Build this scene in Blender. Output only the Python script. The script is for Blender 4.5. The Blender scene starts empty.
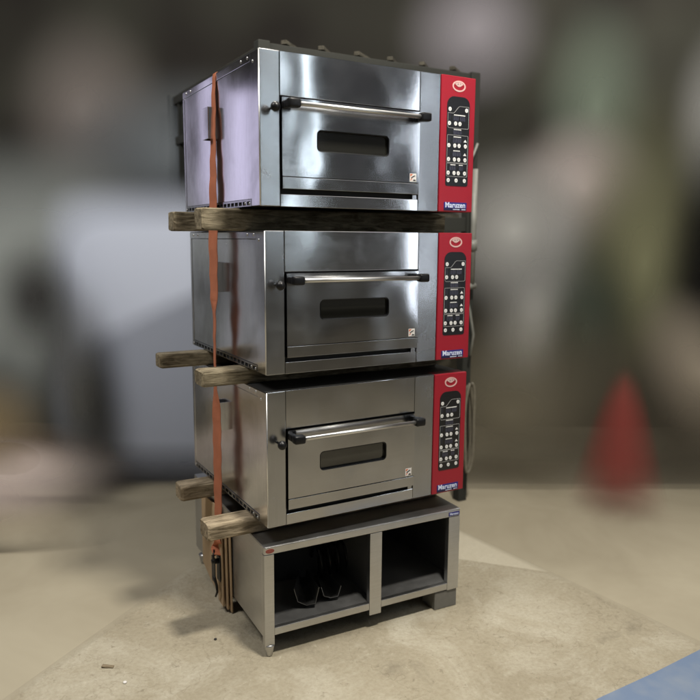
import bpy, bmesh, math, random
from mathutils import Vector, Matrix
random.seed(7)
scene = bpy.context.scene
PI = math.pi

# ---------------------------------------------------------------- camera
cam_d = bpy.data.cameras.new('camera'); cam = bpy.data.objects.new('camera', cam_d)
scene.collection.objects.link(cam); scene.camera = cam
YAW, PITCH, ROLL = 0.5146, -0.1531, 0.0073
CAM = Vector((-0.9423, -2.2900, 1.5566))
Fv = Vector((math.sin(YAW)*math.cos(PITCH), math.cos(YAW)*math.cos(PITCH), math.sin(PITCH)))
Rv = Vector((math.cos(YAW), -math.sin(YAW), 0)); Uv = Rv.cross(Fv)
R2 = Rv*math.cos(ROLL) + Uv*math.sin(ROLL); U2 = -Rv*math.sin(ROLL) + Uv*math.cos(ROLL)
M = Matrix((R2, U2, -Fv)).transposed().to_4x4(); M.translation = CAM
cam.matrix_world = M
cam_d.sensor_width = 36; cam_d.lens = 36*715.03/700
cam_d.clip_start = .05; cam_d.clip_end = 200
cam_d.dof.use_dof = True; cam_d.dof.focus_distance = 2.66
cam_d.dof.aperture_fstop = (cam_d.lens/1000)/0.022      # entrance pupil of 22 mm
scene.render.resolution_x = 1024; scene.render.resolution_y = 1024

# ---------------------------------------------------------------- world, exposure
world = bpy.data.worlds.new('World'); scene.world = world; world.use_nodes = True
wn = world.node_tree.nodes; wl = world.node_tree.links
bg = wn['Background']
tc = wn.new('ShaderNodeTexCoord'); sep = wn.new('ShaderNodeSeparateXYZ'); rmp = wn.new('ShaderNodeValToRGB')
nz = wn.new('ShaderNodeTexNoise'); nz.inputs['Scale'].default_value = 2.2; nz.inputs['Detail'].default_value = 3
mul = wn.new('ShaderNodeMath'); mul.operation = 'MULTIPLY_ADD'; mul.inputs[1].default_value = .9; mul.inputs[2].default_value = -.45
add = wn.new('ShaderNodeMath'); add.operation = 'ADD'
wl.new(tc.outputs['Generated'], sep.inputs[0]); wl.new(tc.outputs['Generated'], nz.inputs['Vector'])
wl.new(nz.outputs['Fac'], mul.inputs[0]); wl.new(sep.outputs['Z'], add.inputs[0]); wl.new(mul.outputs[0], add.inputs[1])
wl.new(add.outputs[0], rmp.inputs[0]); wl.new(rmp.outputs['Color'], bg.inputs['Color'])
e = rmp.color_ramp.elements
e[0].position = 0.0; e[0].color = (.20, .19, .165, 1)
e[1].position = .85; e[1].color = (.10, .10, .108, 1)
m_ = e.new(.12); m_.color = (.105, .105, .108, 1)
m_ = e.new(.38); m_.color = (.055, .055, .06, 1)
bg.inputs['Strength'].default_value = .52  # invented soft grey surround for the steel to reflect
vs = scene.view_settings
vs.view_transform = 'Standard'; vs.look = 'None'; vs.gamma = 1; vs.exposure = .10; vs.use_curve_mapping = False

# ---------------------------------------------------------------- lamps of the hall, added fill and reflection lights
def area(name, loc, target, sx, sy, power, col):
    d = bpy.data.lights.new(name, 'AREA'); d.shape = 'RECTANGLE'; d.size = sx; d.size_y = sy
    d.energy = power; d.color = col
    o = bpy.data.objects.new(name, d); scene.collection.objects.link(o)
    o.location = loc
    v = Vector(target) - Vector(loc)
    o.rotation_euler = v.to_track_quat('-Z', 'Y').to_euler()
    return o
area('overhead_light', (.45, -1.20, 4.1), (.35, -.3, 0), .34, .25, 150, (1.0, .945, .84))
area('overhead_light', (3.3, .9, 4.2), (2.2, 1.9, .5), 2.6, 1.8, 48, (1.0, .94, .86))
area('overhead_light', (-2.0, .1, 4.2), (-1.0, 2.0, .5), 1.4, .5, 108, (.98, .95, .90))
area('overhead_light', (2.4, -3.6, 4.6), (1.6, -1.6, .5), 2.4, 1.6, 28, (1.0, .95, .86))  # overhead fill added to light the panels and rear wall
area('side_mirror_light', (-1.24, 3.3, 2.26), (0.0, .4, 1.9),   .58, 1.0, 1.9, (.80, .74, 1.0))   # unseen lilac light added for the top oven's side to mirror
area('side_mirror_light', (-1.24, 3.3, .95), (0.0, .4, .95), .58, 1.4, .62, (.93, .93, 1.0))   # added dimmer light below it, brightening the lower ovens' sides
area('streak_light', (1.36, -3.2, 2.50), (.1, 0, 2.0), .035, 1.7, 1.7, (.80, .93, 1.0))  # unseen strips added for the vertical streaks on the oven fronts
area('streak_light', (1.70, -3.2, 2.50), (.2, 0, 2.0), .045, 1.7, 2.9, (.80, .93, 1.0))
area('streak_light', (2.88, -3.2, 1.95), (.65, 0, 1.6), .045, 2.4, 5.2, (.84, .92, 1.0))

# ---------------------------------------------------------------- materials
def mat(name):
    m = bpy.data.materials.new(name); m.use_nodes = True
    return m, m.node_tree.nodes, m.node_tree.links, m.node_tree.nodes['Principled BSDF']
def simple(name, col, rough=.5, metal=0, spec=None, noise=0, nscale=40, bump=0):
    m, n, l, b = mat(name)
    b.inputs['Base Color'].default_value = (*col, 1); b.inputs['Roughness'].default_value = rough; b.inputs['Metallic'].default_value = metal
    if spec is not None: b.inputs['Specular IOR Level'].default_value = spec
    if noise or bump:
        t = n.new('ShaderNodeTexCoord'); z = n.new('ShaderNodeTexNoise'); z.inputs['Scale'].default_value = nscale; z.inputs['Detail'].default_value = 6
        l.new(t.outputs['Object'], z.inputs['Vector'])
        if noise:
            mx = n.new('ShaderNodeMix'); mx.data_type = 'RGBA'
            mx.inputs[6].default_value = (*[c*(1-noise) for c in col], 1); mx.inputs[7].default_value = (*[min(1, c*(1+noise)) for c in col], 1)
            l.new(z.outputs['Fac'], mx.inputs[0]); l.new(mx.outputs[2], b.inputs['Base Color'])
        if bump:
            bp = n.new('ShaderNodeBump'); bp.inputs['Strength'].default_value = 1; bp.inputs['Distance'].default_value = bump
            l.new(z.outputs['Fac'], bp.inputs['Height']); l.new(bp.outputs[0], b.inputs['Normal'])
    return m
def steel(name, col, rough, brush=(2, 2, 220), warp=.012, wscale=1.6, aniso=0, tang='Z', dirt=.12):
    """brushed stainless sheet: fine brush lines, soft waves in the sheet, smudges"""
    m, n, l, b = mat(name)
    b.inputs['Metallic'].default_value = 1
    t = n.new('ShaderNodeTexCoord'); oi = n.new('ShaderNodeObjectInfo')
    va = n.new('ShaderNodeVectorMath'); va.operation = 'ADD'
    sc_ = n.new('ShaderNodeVectorMath'); sc_.operation = 'SCALE'; sc_.inputs['Scale'].default_value = 7.3
    l.new(oi.outputs['Location'], sc_.inputs[0]); l.new(t.outputs['Object'], va.inputs[0]); l.new(sc_.outputs[0], va.inputs[1])
    mp = n.new('ShaderNodeMapping'); mp.inputs['Scale'].default_value = brush; l.new(va.outputs[0], mp.inputs[0])
    fine = n.new('ShaderNodeTexNoise'); fine.inputs['Scale'].default_value = 3; fine.inputs['Detail'].default_value = 8; fine.inputs['Roughness'].default_value = .7
    l.new(mp.outputs[0], fine.inputs['Vector'])
    sm = n.new('ShaderNodeTexNoise'); sm.inputs['Scale'].default_value = 7; sm.inputs['Detail'].default_value = 7; sm.inputs['Roughness'].default_value = .65
    l.new(va.outputs[0], sm.inputs['Vector'])
    rr = n.new('ShaderNodeMapRange'); rr.inputs[1].default_value = .35; rr.inputs[2].default_value = .75; rr.inputs[3].default_value = rough*.92; rr.inputs[4].default_value = rough*1.18
    l.new(sm.outputs['Fac'], rr.inputs[0])
    r2 = n.new('ShaderNodeMath'); r2.operation = 'MULTIPLY_ADD'; r2.inputs[1].default_value = .06; l.new(fine.outputs['Fac'], r2.inputs[0]); l.new(rr.outputs[0], r2.inputs[2])
    l.new(r2.outputs[0], b.inputs['Roughness'])
    mx = n.new('ShaderNodeMix'); mx.data_type = 'RGBA'
    mx.inputs[6].default_value = (*[c*(1-dirt) for c in col], 1); mx.inputs[7].default_value = (*[min(1, c*(1+dirt)) for c in col], 1)
    mm = n.new('ShaderNodeMath'); mm.operation = 'ADD'; l.new(fine.outputs['Fac'], mm.inputs[0]); l.new(sm.outputs['Fac'], mm.inputs[1])
    mh = n.new('ShaderNodeMath'); mh.operation = 'MULTIPLY'; mh.inputs[1].default_value = .5; l.new(mm.outputs[0], mh.inputs[0])
    rg = n.new('ShaderNodeMapRange'); rg.inputs[1].default_value = .3; rg.inputs[2].default_value = .7; l.new(mh.outputs[0], rg.inputs[0])
    l.new(rg.outputs[0], mx.inputs[0]); l.new(mx.outputs[2], b.inputs['Base Color'])
    mq = n.new('ShaderNodeMapping'); mq.inputs['Scale'].default_value = (5, 5, 90); mq.inputs['Rotation'].default_value = (.5, .9, .35); l.new(va.outputs[0], mq.inputs[0])
    hq = n.new('ShaderNodeTexNoise'); hq.inputs['Scale'].default_value = 4; hq.inputs['Detail'].default_value = 2; l.new(mq.outputs[0], hq.inputs['Vector'])
    hr = n.new('ShaderNodeMapRange'); hr.inputs[1].default_value = .76; hr.inputs[2].default_value = .80; l.new(hq.outputs['Fac'], hr.inputs[0])
    sx_ = n.new('ShaderNodeTexNoise'); sx_.inputs['Scale'].default_value = 2.6; sx_.inputs['Detail'].default_value = 5; sx_.inputs['Distortion'].default_value = 1.5; l.new(va.outputs[0], sx_.inputs['Vector'])
    s2 = n.new('ShaderNodeMapRange'); s2.inputs[1].default_value = .52; s2.inputs[2].default_value = .68; s2.inputs[4].default_value = .055; l.new(sx_.outputs['Fac'], s2.inputs[0])
    h2 = n.new('ShaderNodeMath'); h2.operation = 'MULTIPLY_ADD'; h2.inputs[1].default_value = .08; l.new(hr.outputs[0], h2.inputs[0]); l.new(s2.outputs[0], h2.inputs[2])
    h3 = n.new('ShaderNodeMath'); h3.operation = 'ADD'; l.new(r2.outputs[0], h3.inputs[0]); l.new(h2.outputs[0], h3.inputs[1]); l.new(h3.outputs[0], b.inputs['Roughness'])
    wv = n.new('ShaderNodeTexNoise'); wv.inputs['Scale'].default_value = wscale; wv.inputs['Detail'].default_value = 1.0
    l.new(va.outputs[0], wv.inputs['Vector'])
    b1 = n.new('ShaderNodeBump'); b1.inputs['Strength'].default_value = 1; b1.inputs['Distance'].default_value = warp
    l.new(wv.outputs['Fac'], b1.inputs['Height'])
    b2 = n.new('ShaderNodeBump'); b2.inputs['Strength'].default_value = .5; b2.inputs['Distance'].default_value = .00003
    l.new(fine.outputs['Fac'], b2.inputs['Height']); l.new(b1.outputs[0], b2.inputs['Normal']); l.new(b2.outputs[0], b.inputs['Normal'])
    if aniso:
        b.inputs['Anisotropic'].default_value = aniso
        b.inputs['Anisotropic Rotation'].default_value = .25
        tg = n.new('ShaderNodeTangent'); tg.direction_type = 'RADIAL'; tg.axis = tang
        l.new(tg.outputs[0], b.inputs['Tangent'])
    return m
def wood(name, c1, c2):
    m, n, l, b = mat(name)
    b.inputs['Roughness'].default_value = .85; b.inputs['Specular IOR Level'].default_value = .2
    t = n.new('ShaderNodeTexCoord'); oi = n.new('ShaderNodeObjectInfo')
    va = n.new('ShaderNodeVectorMath'); va.operation = 'ADD'; l.new(t.outputs['Object'], va.inputs[0]); l.new(oi.outputs['Location'], va.inputs[1])
    mp = n.new('ShaderNodeMapping'); mp.inputs['Scale'].default_value = (3, 22, 22); l.new(va.outputs[0], mp.inputs[0])
    g = n.new('ShaderNodeTexNoise'); g.inputs['Scale'].default_value = 3.2; g.inputs['Detail'].default_value = 9; g.inputs['Roughness'].default_value = .68; g.inputs['Distortion'].default_value = .8
    l.new(mp.outputs[0], g.inputs['Vector'])
    s = n.new('ShaderNodeTexNoise'); s.inputs['Scale'].default_value = 14; s.inputs['Detail'].default_value = 5; l.new(va.outputs[0], s.inputs['Vector'])
    r = n.new('ShaderNodeValToRGB'); r.color_ramp.elements[0].position = .34; r.color_ramp.elements[0].color = (*c1, 1)
    r.color_ramp.elements[1].position = .66; r.color_ramp.elements[1].color = (*c2, 1)
    l.new(g.outputs['Fac'], r.inputs[0])
    mx = n.new('ShaderNodeMix'); mx.data_type = 'RGBA'; mx.blend_type = 'MULTIPLY'; mx.inputs[0].default_value = .6
    r2 = n.new('ShaderNodeValToRGB'); r2.color_ramp.elements[0].position = .35; r2.color_ramp.elements[0].color = (.45, .42, .38, 1); r2.color_ramp.elements[1].position = .6
    l.new(s.outputs['Fac'], r2.inputs[0]); l.new(r.outputs[0], mx.inputs[6]); l.new(r2.outputs[0], mx.inputs[7]); l.new(mx.outputs[2], b.inputs['Base Color'])
    bp = n.new('ShaderNodeBump'); bp.inputs['Strength'].default_value = .8; bp.inputs['Distance'].default_value = .003
    l.new(g.outputs['Fac'], bp.inputs['Height']); l.new(bp.outputs[0], b.inputs['Normal'])
    return m
def misty(name, col, ra=1, rz=1, n_=2, q0=.1, shell=None):
    """soft-bodied surface of the out-of-focus things: its body thins out towards the rim of its own outline (object space)"""
    m, n, l, b = mat(name)
    b.inputs['Base Color'].default_value = (*col, 1); b.inputs['Roughness'].default_value = 1; b.inputs['Specular IOR Level'].default_value = 0
    if shell is not None:
        t = n.new('ShaderNodeTexCoord'); s = n.new('ShaderNodeSeparateXYZ'); l.new(t.outputs['Object'], s.inputs[0])
        u = n.new('ShaderNodeMapRange'); u.interpolation_type = 'SMOOTHSTEP'; u.inputs[1].default_value = -.05; u.inputs[2].default_value = .35; u.inputs[3].default_value = .0
        d = n.new('ShaderNodeMapRange'); d.interpolation_type = 'SMOOTHSTEP'; d.inputs[1].default_value = .50; d.inputs[2].default_value = .90; d.inputs[3].default_value = 1; d.inputs[4].default_value = 0
        l.new(s.outputs['Z'], u.inputs[0]); l.new(s.outputs['Z'], d.inputs[0])
        v = n.new('ShaderNodeMath'); v.operation = 'MULTIPLY'; l.new(u.outputs[0], v.inputs[0]); l.new(d.outputs[0], v.inputs[1])
        w = n.new('ShaderNodeMath'); w.operation = 'MULTIPLY'; w.inputs[1].default_value = shell; l.new(v.outputs[0], w.inputs[0]); l.new(w.outputs[0], b.inputs['Alpha']); return m
    t = n.new('ShaderNodeTexCoord'); s = n.new('ShaderNodeSeparateXYZ'); l.new(t.outputs['Object'], s.inputs[0])
    def part(o, r):
        a = n.new('ShaderNodeMath'); a.operation = 'DIVIDE'; a.inputs[1].default_value = r; l.new(o, a.inputs[0])
        c = n.new('ShaderNodeMath'); c.operation = 'ABSOLUTE'; l.new(a.outputs[0], c.inputs[0])
        p = n.new('ShaderNodeMath'); p.operation = 'POWER'; p.inputs[1].default_value = n_; l.new(c.outputs[0], p.inputs[0]); return p.outputs[0]
    a = n.new('ShaderNodeMath'); a.operation = 'ADD'; l.new(part(s.outputs['X'], ra), a.inputs[0]); l.new(part(s.outputs['Z'], rz), a.inputs[1])
    p = n.new('ShaderNodeMath'); p.operation = 'POWER'; p.inputs[1].default_value = 1/n_; l.new(a.outputs[0], p.inputs[0])
    r = n.new('ShaderNodeMapRange'); r.interpolation_type = 'SMOOTHERSTEP'
    r.inputs[1].default_value = q0; r.inputs[2].default_value = .97; r.inputs[3].default_value = 1; r.inputs[4].default_value = 0
    l.new(p.outputs[0], r.inputs[0])
    r.interpolation_type = 'SMOOTHSTEP'
    a1 = n.new('ShaderNodeMath'); a1.operation = 'SUBTRACT'; a1.inputs[0].default_value = 1; l.new(r.outputs[0], a1.inputs[1])
    a2 = n.new('ShaderNodeMath'); a2.operation = 'POWER'; a2.inputs[1].default_value = .5; l.new(a1.outputs[0], a2.inputs[0])
    a3 = n.new('ShaderNodeMath'); a3.operation = 'SUBTRACT'; a3.inputs[0].default_value = 1; l.new(a2.outputs[0], a3.inputs[1])
    l.new(a3.outputs[0], b.inputs['Alpha'])      # two such surfaces in a row give the wanted thickness
    return m

FRONT = steel('brushed_steel_front', (.42, .422, .435), .105, brush=(2, 2, 160), warp=.008, wscale=2.6, aniso=.75)
DOOR = steel('brushed_steel_door', (.38, .382, .395), .115, brush=(2, 2, 160), warp=.013, wscale=3.2, aniso=.75)
TRIM = steel('brushed_steel_trim', (.38, .385, .40), .19, brush=(110, 110, 2), warp=.009, wscale=3.0, aniso=.4)
SIDE = steel('brushed_steel_side', (.72, .725, .75), .14, brush=(110, 110, 3), warp=.022, wscale=1.7, dirt=.24)
STAND = steel('dull_steel_stand', (.50, .50, .50), .33, brush=(3, 3, 120), warp=.006, wscale=2.5, dirt=.15)
STANDIN = steel('shaded_steel_inside', (.33, .33, .33), .48, brush=(3, 3, 60), warp=.004, wscale=3)  # stand steel darkened, shade inside the bays put into its colour
SCOOP = steel('dark_scoop_steel', (.20, .20, .20), .40, brush=(9, 9, 9), warp=.02, wscale=9)
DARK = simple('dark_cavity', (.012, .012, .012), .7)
TOPM = simple('oven_top_sheet', (.05, .05, .05), .45, .6)
CHROME = steel('handle_steel', (.70, .70, .69), .33, brush=(3, 80, 80), warp=.001, wscale=5)
PLASTIC = simple('black_plastic', (.006, .006, .007), .34, spec=.30, bump=.0004, nscale=90)
GLASS = simple('dark_oven_glass', (.018, .018, .015), .06, 0, spec=.9)
RED = simple('red_panel', (.30, .009, .022), .34, noise=.07, nscale=6)
KEYS = simple('black_keypad', (.008, .008, .010), .30)
INK = simple('white_print', (.72, .72, .72), .45)
LINE = simple('pale_print_line', (.42, .42, .42), .5)
GREY = simple('unlit_display', (.035, .036, .055), .25)
CREAM = simple('cream_print', (.62, .40, .38), .5)
BLUE = simple('blue_badge', (.016, .018, .17), .35)
NAVY = simple('navy_badge_band', (.012, .012, .05), .4)
LETTER = simple('badge_lettering', (.62, .68, .85), .4)
PAPER = simple('white_sticker', (.70, .68, .66), .6)
ORANGE = simple('orange_print', (.55, .13, .04), .6)
BROWNINK = simple('red_oval_print', (.22, .05, .035), .6, noise=.5, nscale=180)
PIN = simple('dark_pin_metal', (.03, .03, .03), .4, 1)
SCREW = simple('screw_metal', (.55, .55, .55), .35, 1)
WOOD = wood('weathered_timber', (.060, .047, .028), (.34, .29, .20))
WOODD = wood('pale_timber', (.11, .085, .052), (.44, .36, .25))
CARD = simple('corrugated_card', (.40, .285, .17), .9, noise=.14, nscale=18)
CONC = simple('grey_weight', (.16, .155, .14), .9, noise=.2)

def strap_mat():
    m, n, l, b = mat('orange_webbing')
    t = n.new('ShaderNodeTexCoord'); w = n.new('ShaderNodeTexWave'); w.wave_type = 'BANDS'; w.bands_direction = 'Z'
    w.inputs['Scale'].default_value = 150; w.inputs['Distortion'].default_value = 1.2
    l.new(t.outputs['Object'], w.inputs['Vector'])
    r = n.new('ShaderNodeValToRGB'); r.color_ramp.elements[0].color = (.27, .085, .042, 1); r.color_ramp.elements[1].color = (.50, .175, .092, 1)
    z = n.new('ShaderNodeTexNoise'); z.inputs['Scale'].default_value = 16; z.inputs['Detail'].default_value = 4; l.new(t.outputs['Object'], z.inputs['Vector'])
    a = n.new('ShaderNodeMath'); a.operation = 'MULTIPLY_ADD'; a.inputs[1].default_value = .35; l.new(w.outputs['Fac'], a.inputs[0]); l.new(z.outputs['Fac'], a.inputs[2])
    l.new(a.outputs[0], r.inputs[0]); l.new(r.outputs[0], b.inputs['Base Color'])
    b.inputs['Roughness'].default_value = .7; b.inputs['Specular IOR Level'].default_value = .3
    bp = n.new('ShaderNodeBump'); bp.inputs['Distance'].default_value = .0006; l.new(w.outputs['Fac'], bp.inputs['Height']); l.new(bp.outputs[0], b.inputs['Normal'])
    return m
STRAP = strap_mat()

# ---------------------------------------------------------------- mesh helpers
def bx(bm, x0, x1, y0, y1, z0, z1, bev=0, seg=2):
    r = bmesh.ops.create_cube(bm, size=1)
    vs_ = r['verts']
    for v in vs_:
        v.co = Vector(((x0+x1)/2+v.co.x*(x1-x0), (y0+y1)/2+v.co.y*(y1-y0), (z0+z1)/2+v.co.z*(z1-z0)))
    if bev:
        es = list({e_ for v in vs_ for e_ in v.link_edges})
        bmesh.ops.bevel(bm, geom=es, offset=bev, segments=seg, affect='EDGES', profile=.5)
    return vs_
def prism(bm, pts, y0, y1):
    """outline in x,z extruded from y0 to y1"""
    a = [bm.verts.new((x, y0, z)) for x, z in pts]; c = [bm.verts.new((x, y1, z)) for x, z in pts]
    bm.faces.new(a); bm.faces.new(list(reversed(c)))
    n = len(pts)
    for i in range(n):
        bm.faces.new((a[i], c[i], c[(i+1) % n], a[(i+1) % n]))
def tube(bm, pts, rad, seg=12, cap=True):
    pts = [Vector(p) for p in pts]; rings = []
    prev = None
    for i, p in enumerate(pts):
        d = (pts[min(i+1, len(pts)-1)] - pts[max(i-1, 0)]).normalized()
        if prev is None:
            u = d.orthogonal().normalized()
        else:
            u = (prev - d*prev.dot(d)).normalized()
        prev = u; w = d.cross(u)
        r = rad[i] if isinstance(rad, (list, tuple)) else rad
        rings.append([bm.verts.new(p + u*math.cos(2*PI*k/seg)*r + w*math.sin(2*PI*k/seg)*r) for k in range(seg)])
    for a, b in zip(rings, rings[1:]):
        for k in range(seg):
            bm.faces.new((a[k], a[(k+1) % seg], b[(k+1) % seg], b[k]))
    if cap:
        bm.faces.new(list(reversed(rings[0]))); bm.faces.new(rings[-1])
def disc(bm, x, z, rx, rz, y0, y1, n=20):
    prism(bm, [(x+rx*math.cos(2*PI*k/n), z+rz*math.sin(2*PI*k/n)) for k in range(n)], y0, y1)
def rrect(x0, x1, z0, z1, r, rt=None, n=6):
    rt = r if rt is None else rt
    pts = []
    for cx, cz, a0, q in ((x1-rt, z1-rt, 0, rt), (x0+rt, z1-rt, 90, rt), (x0+r, z0+r, 180, r), (x1-r, z0+r, 270, r)):
        for k in range(n+1):
            a = math.radians(a0+90*k/n); pts.append((cx+q*math.cos(a), cz+q*math.sin(a)))
    return pts
def obj(name, bm, m, parent=None, smooth=False, loc=None):
    bmesh.ops.recalc_face_normals(bm, faces=bm.faces)
    me = bpy.data.meshes.new(name); bm.to_mesh(me); bm.free()
    if smooth:
        for p in me.polygons: p.use_smooth = True
    me.materials.append(m)
    o = bpy.data.objects.new(name, me); scene.collection.objects.link(o)
    if parent: o.parent = parent
    if loc is not None: o.location = loc
    return o
def tag(o, label, cat, group=None, kind=None):
    if label: o['label'] = label
    if cat: o['category'] = cat
    if group: o['group'] = group
    if kind: o['kind'] = kind
    return o
def thing(name, label, cat, loc=(0, 0, 0), rz=0, group=None):
    o = bpy.data.objects.new(name, None); scene.collection.objects.link(o)
    o.location = loc; o.rotation_euler = (0, 0, rz); o.empty_display_size = .1
    return tag(o, label, cat, group)
def box_obj(name, m, parent, *a, **k):
    bm = bmesh.new(); bx(bm, *a, **k); return obj(name, bm, m, parent)
def text_obj(name, s, m, parent, loc, size, sx=1.0, bold=.0):
    cu = bpy.data.curves.new(name, 'FONT'); cu.body = s; cu.size = size; cu.extrude = .0006; cu.offset = bold
    cu.align_x = 'CENTER'; cu.align_y = 'CENTER'; cu.space_character = 1.02
    t = bpy.data.objects.new('tmp_text', cu); scene.collection.objects.link(t)
    dg = bpy.context.evaluated_depsgraph_get()
    me = bpy.data.meshes.new_from_object(t.evaluated_get(dg)); me.name = name
    bpy.data.objects.remove(t)
    me.materials.clear(); me.materials.append(m)
    o = bpy.data.objects.new(name, me); scene.collection.objects.link(o)
    o.parent = parent; o.location = loc; o.rotation_euler = (PI/2, 0, 0); o.scale = (sx, 1, 1)
    return o

# ---------------------------------------------------------------- setting
def floor_mat():
    m, n, l, b = mat('worn_concrete')
    b.inputs['Roughness'].default_value = .75; b.inputs['Specular IOR Level'].default_value = .25
    t = n.new('ShaderNodeTexCoord')
    def noise(s, d, r=.6, dist=0):
        z = n.new('ShaderNodeTexNoise'); z.inputs['Scale'].default_value = s; z.inputs['Detail'].default_value = d
        z.inputs['Roughness'].default_value = r; z.inputs['Distortion'].default_value = dist
        l.new(t.outputs['Object'], z.inputs['Vector']); return z.outputs['Fac']
    def ramp(src, p0, c0, p1, c1):
        r = n.new('ShaderNodeValToRGB'); r.color_ramp.elements[0].position = p0; r.color_ramp.elements[0].color = (*c0, 1)
        r.color_ramp.elements[1].position = p1; r.color_ramp.elements[1].color = (*c1, 1); l.new(src, r.inputs[0]); return r.outputs[0]
    def mix(f, a, c, bt='MIX'):
        x = n.new('ShaderNodeMix'); x.data_type = 'RGBA'; x.blend_type = bt
        if isinstance(f, float): x.inputs[0].default_value = f
        else: l.new(f, x.inputs[0])
        for s, k in ((a, 6), (c, 7)):
            if isinstance(s, tuple): x.inputs[k].default_value = (*s, 1)
            else: l.new(s, x.inputs[k])
        return x.outputs[2]
    big = noise(1.3, 4, .6, .6); mid = noise(2.6, 11, .66, .7); fine = noise(60, 8, .7)
    base = ramp(big, .30, (.305, .268, .195), .70, (.385, .345, .258))
    smooth = base
    c = base
    c = mix(ramp(mid, .50, (0, 0, 0), .66, (1, 1, 1)), c, (.445, .41, .325))
    c = mix(ramp(mid, .30, (.9, .9, .9), .43, (0, 0, 0)), c, (.205, .180, .132))
    small = noise(26, 10, .74, .8)
    c = mix(ramp(small, .33, (.8, .8, .8), .42, (0, 0, 0)), c, (.22, .19, .135))
    c = mix(ramp(small, .60, (0, 0, 0), .70, (.7, .7, .7)), c, (.52, .48, .38))
    c = mix(1.0, c, ramp(fine, .36, (.90, .885, .86), .60, (1.05, 1.05, 1.05)), 'MULTIPLY')
    v = n.new('ShaderNodeTexVoronoi'); v.feature = 'DISTANCE_TO_EDGE'; v.inputs['Scale'].default_value = 1.1
    wv = n.new('ShaderNodeVectorMath'); wv.operation = 'ADD'
    wz = n.new('ShaderNodeTexNoise'); wz.inputs['Scale'].default_value = 4; wz.inputs['Detail'].default_value = 5; l.new(t.outputs['Object'], wz.inputs['Vector'])
    l.new(t.outputs['Object'], wv.inputs[0]); l.new(wz.outputs['Color'], wv.inputs[1]); l.new(wv.outputs[0], v.inputs['Vector'])
    crack = ramp(v.outputs['Distance'], .0, (.55, .52, .48), .006, (1, 1, 1))
    c = mix(.4, c, crack, 'MULTIPLY')
    # floor detail around the stack fades out along two soft lines, like focus
    sp = n.new('ShaderNodeSeparateXYZ'); l.new(t.outputs['Object'], sp.inputs[0])
    def half(ax, ay, off, soft):     # ax*x + ay*y < off
        a = n.new('ShaderNodeMath'); a.operation = 'MULTIPLY'; a.inputs[1].default_value = ax; l.new(sp.outputs['X'], a.inputs[0])
        q = n.new('ShaderNodeMath'); q.operation = 'MULTIPLY_ADD'; q.inputs[1].default_value = ay; l.new(sp.outputs['Y'], q.inputs[0]); l.new(a.outputs[0], q.inputs[2])
        r = n.new('ShaderNodeMapRange'); r.inputs[1].default_value = off-soft; r.inputs[2].default_value = off+soft; r.inputs[3].default_value = 1; r.inputs[4].default_value = 0
        l.new(q.outputs[0], r.inputs[0]); return r.outputs[0]
    mm = n.new('ShaderNodeMath'); mm.operation = 'MULTIPLY'
    l.new(half(-.67, .85, .755, .02), mm.inputs[0]); l.new(half(1, .11, 1.46, .02), mm.inputs[1])
    slab = half(.75, .68, 1.118, .004)     # joint: the bay beyond it is paler
    c = mix(slab, mix(.6, c, (.60, .555, .44)), c)
    c = mix(mm.outputs[0], smooth, c)
    l.new(c, b.inputs['Base Color'])
    hb = n.new('ShaderNodeMath'); hb.operation = 'MULTIPLY_ADD'; hb.inputs[1].default_value = 2.5; l.new(mid, hb.inputs[0]); l.new(fine, hb.inputs[2])
    hm = n.new('ShaderNodeMath'); hm.operation = 'MULTIPLY'; l.new(hb.outputs[0], hm.inputs[0]); l.new(mm.outputs[0], hm.inputs[1])
    bp = n.new('ShaderNodeBump'); bp.inputs['Strength'].default_value = .7; bp.inputs['Distance'].default_value = .007
    l.new(hm.outputs[0], bp.inputs['Height']); l.new(bp.outputs[0], b.inputs['Normal'])
    return m
bm = bmesh.new()
vv = [bm.verts.new(p) for p in ((-12, -12, 0), (14, -12, 0), (14, 14, 0), (-12, 14, 0))]; bm.faces.new(vv)
tag(obj('floor', bm, floor_mat()), 'worn beige concrete floor', None, kind='structure')

bm = bmesh.new()
pts = [(.914, -.757), (1.20, -.752), (1.49, -.738), (1.75, -.72), (1.75, -.93), (1.25, -.985), (.80, -.985), (.80, -.775)]
vv = [bm.verts.new((x, y, .004)) for x, y in pts]; bm.faces.new(vv)
m, n, l, b = mat('blue_floor_paint')
t = n.new('ShaderNodeTexCoord'); z = n.new('ShaderNodeTexNoise'); z.inputs['Scale'].default_value = 9; z.inputs['Detail'].default_value = 7; l.new(t.outputs['Object'], z.inputs['Vector'])
r = n.new('ShaderNodeValToRGB'); r.color_ramp.elements[0].position = .42; r.color_ramp.elements[0].color = (.14, .195, .30, 1); r.color_ramp.elements[1].position = .68; r.color_ramp.elements[1].color = (.19, .235, .31, 1)
l.new(z.outputs['Fac'], r.inputs[0]); l.new(r.outputs[0], b.inputs['Base Color']); b.inputs['Roughness'].default_value = .6
tag(obj('blue_floor_marking', bm, m), 'worn blue paint on the concrete floor', None, kind='structure')

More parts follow.
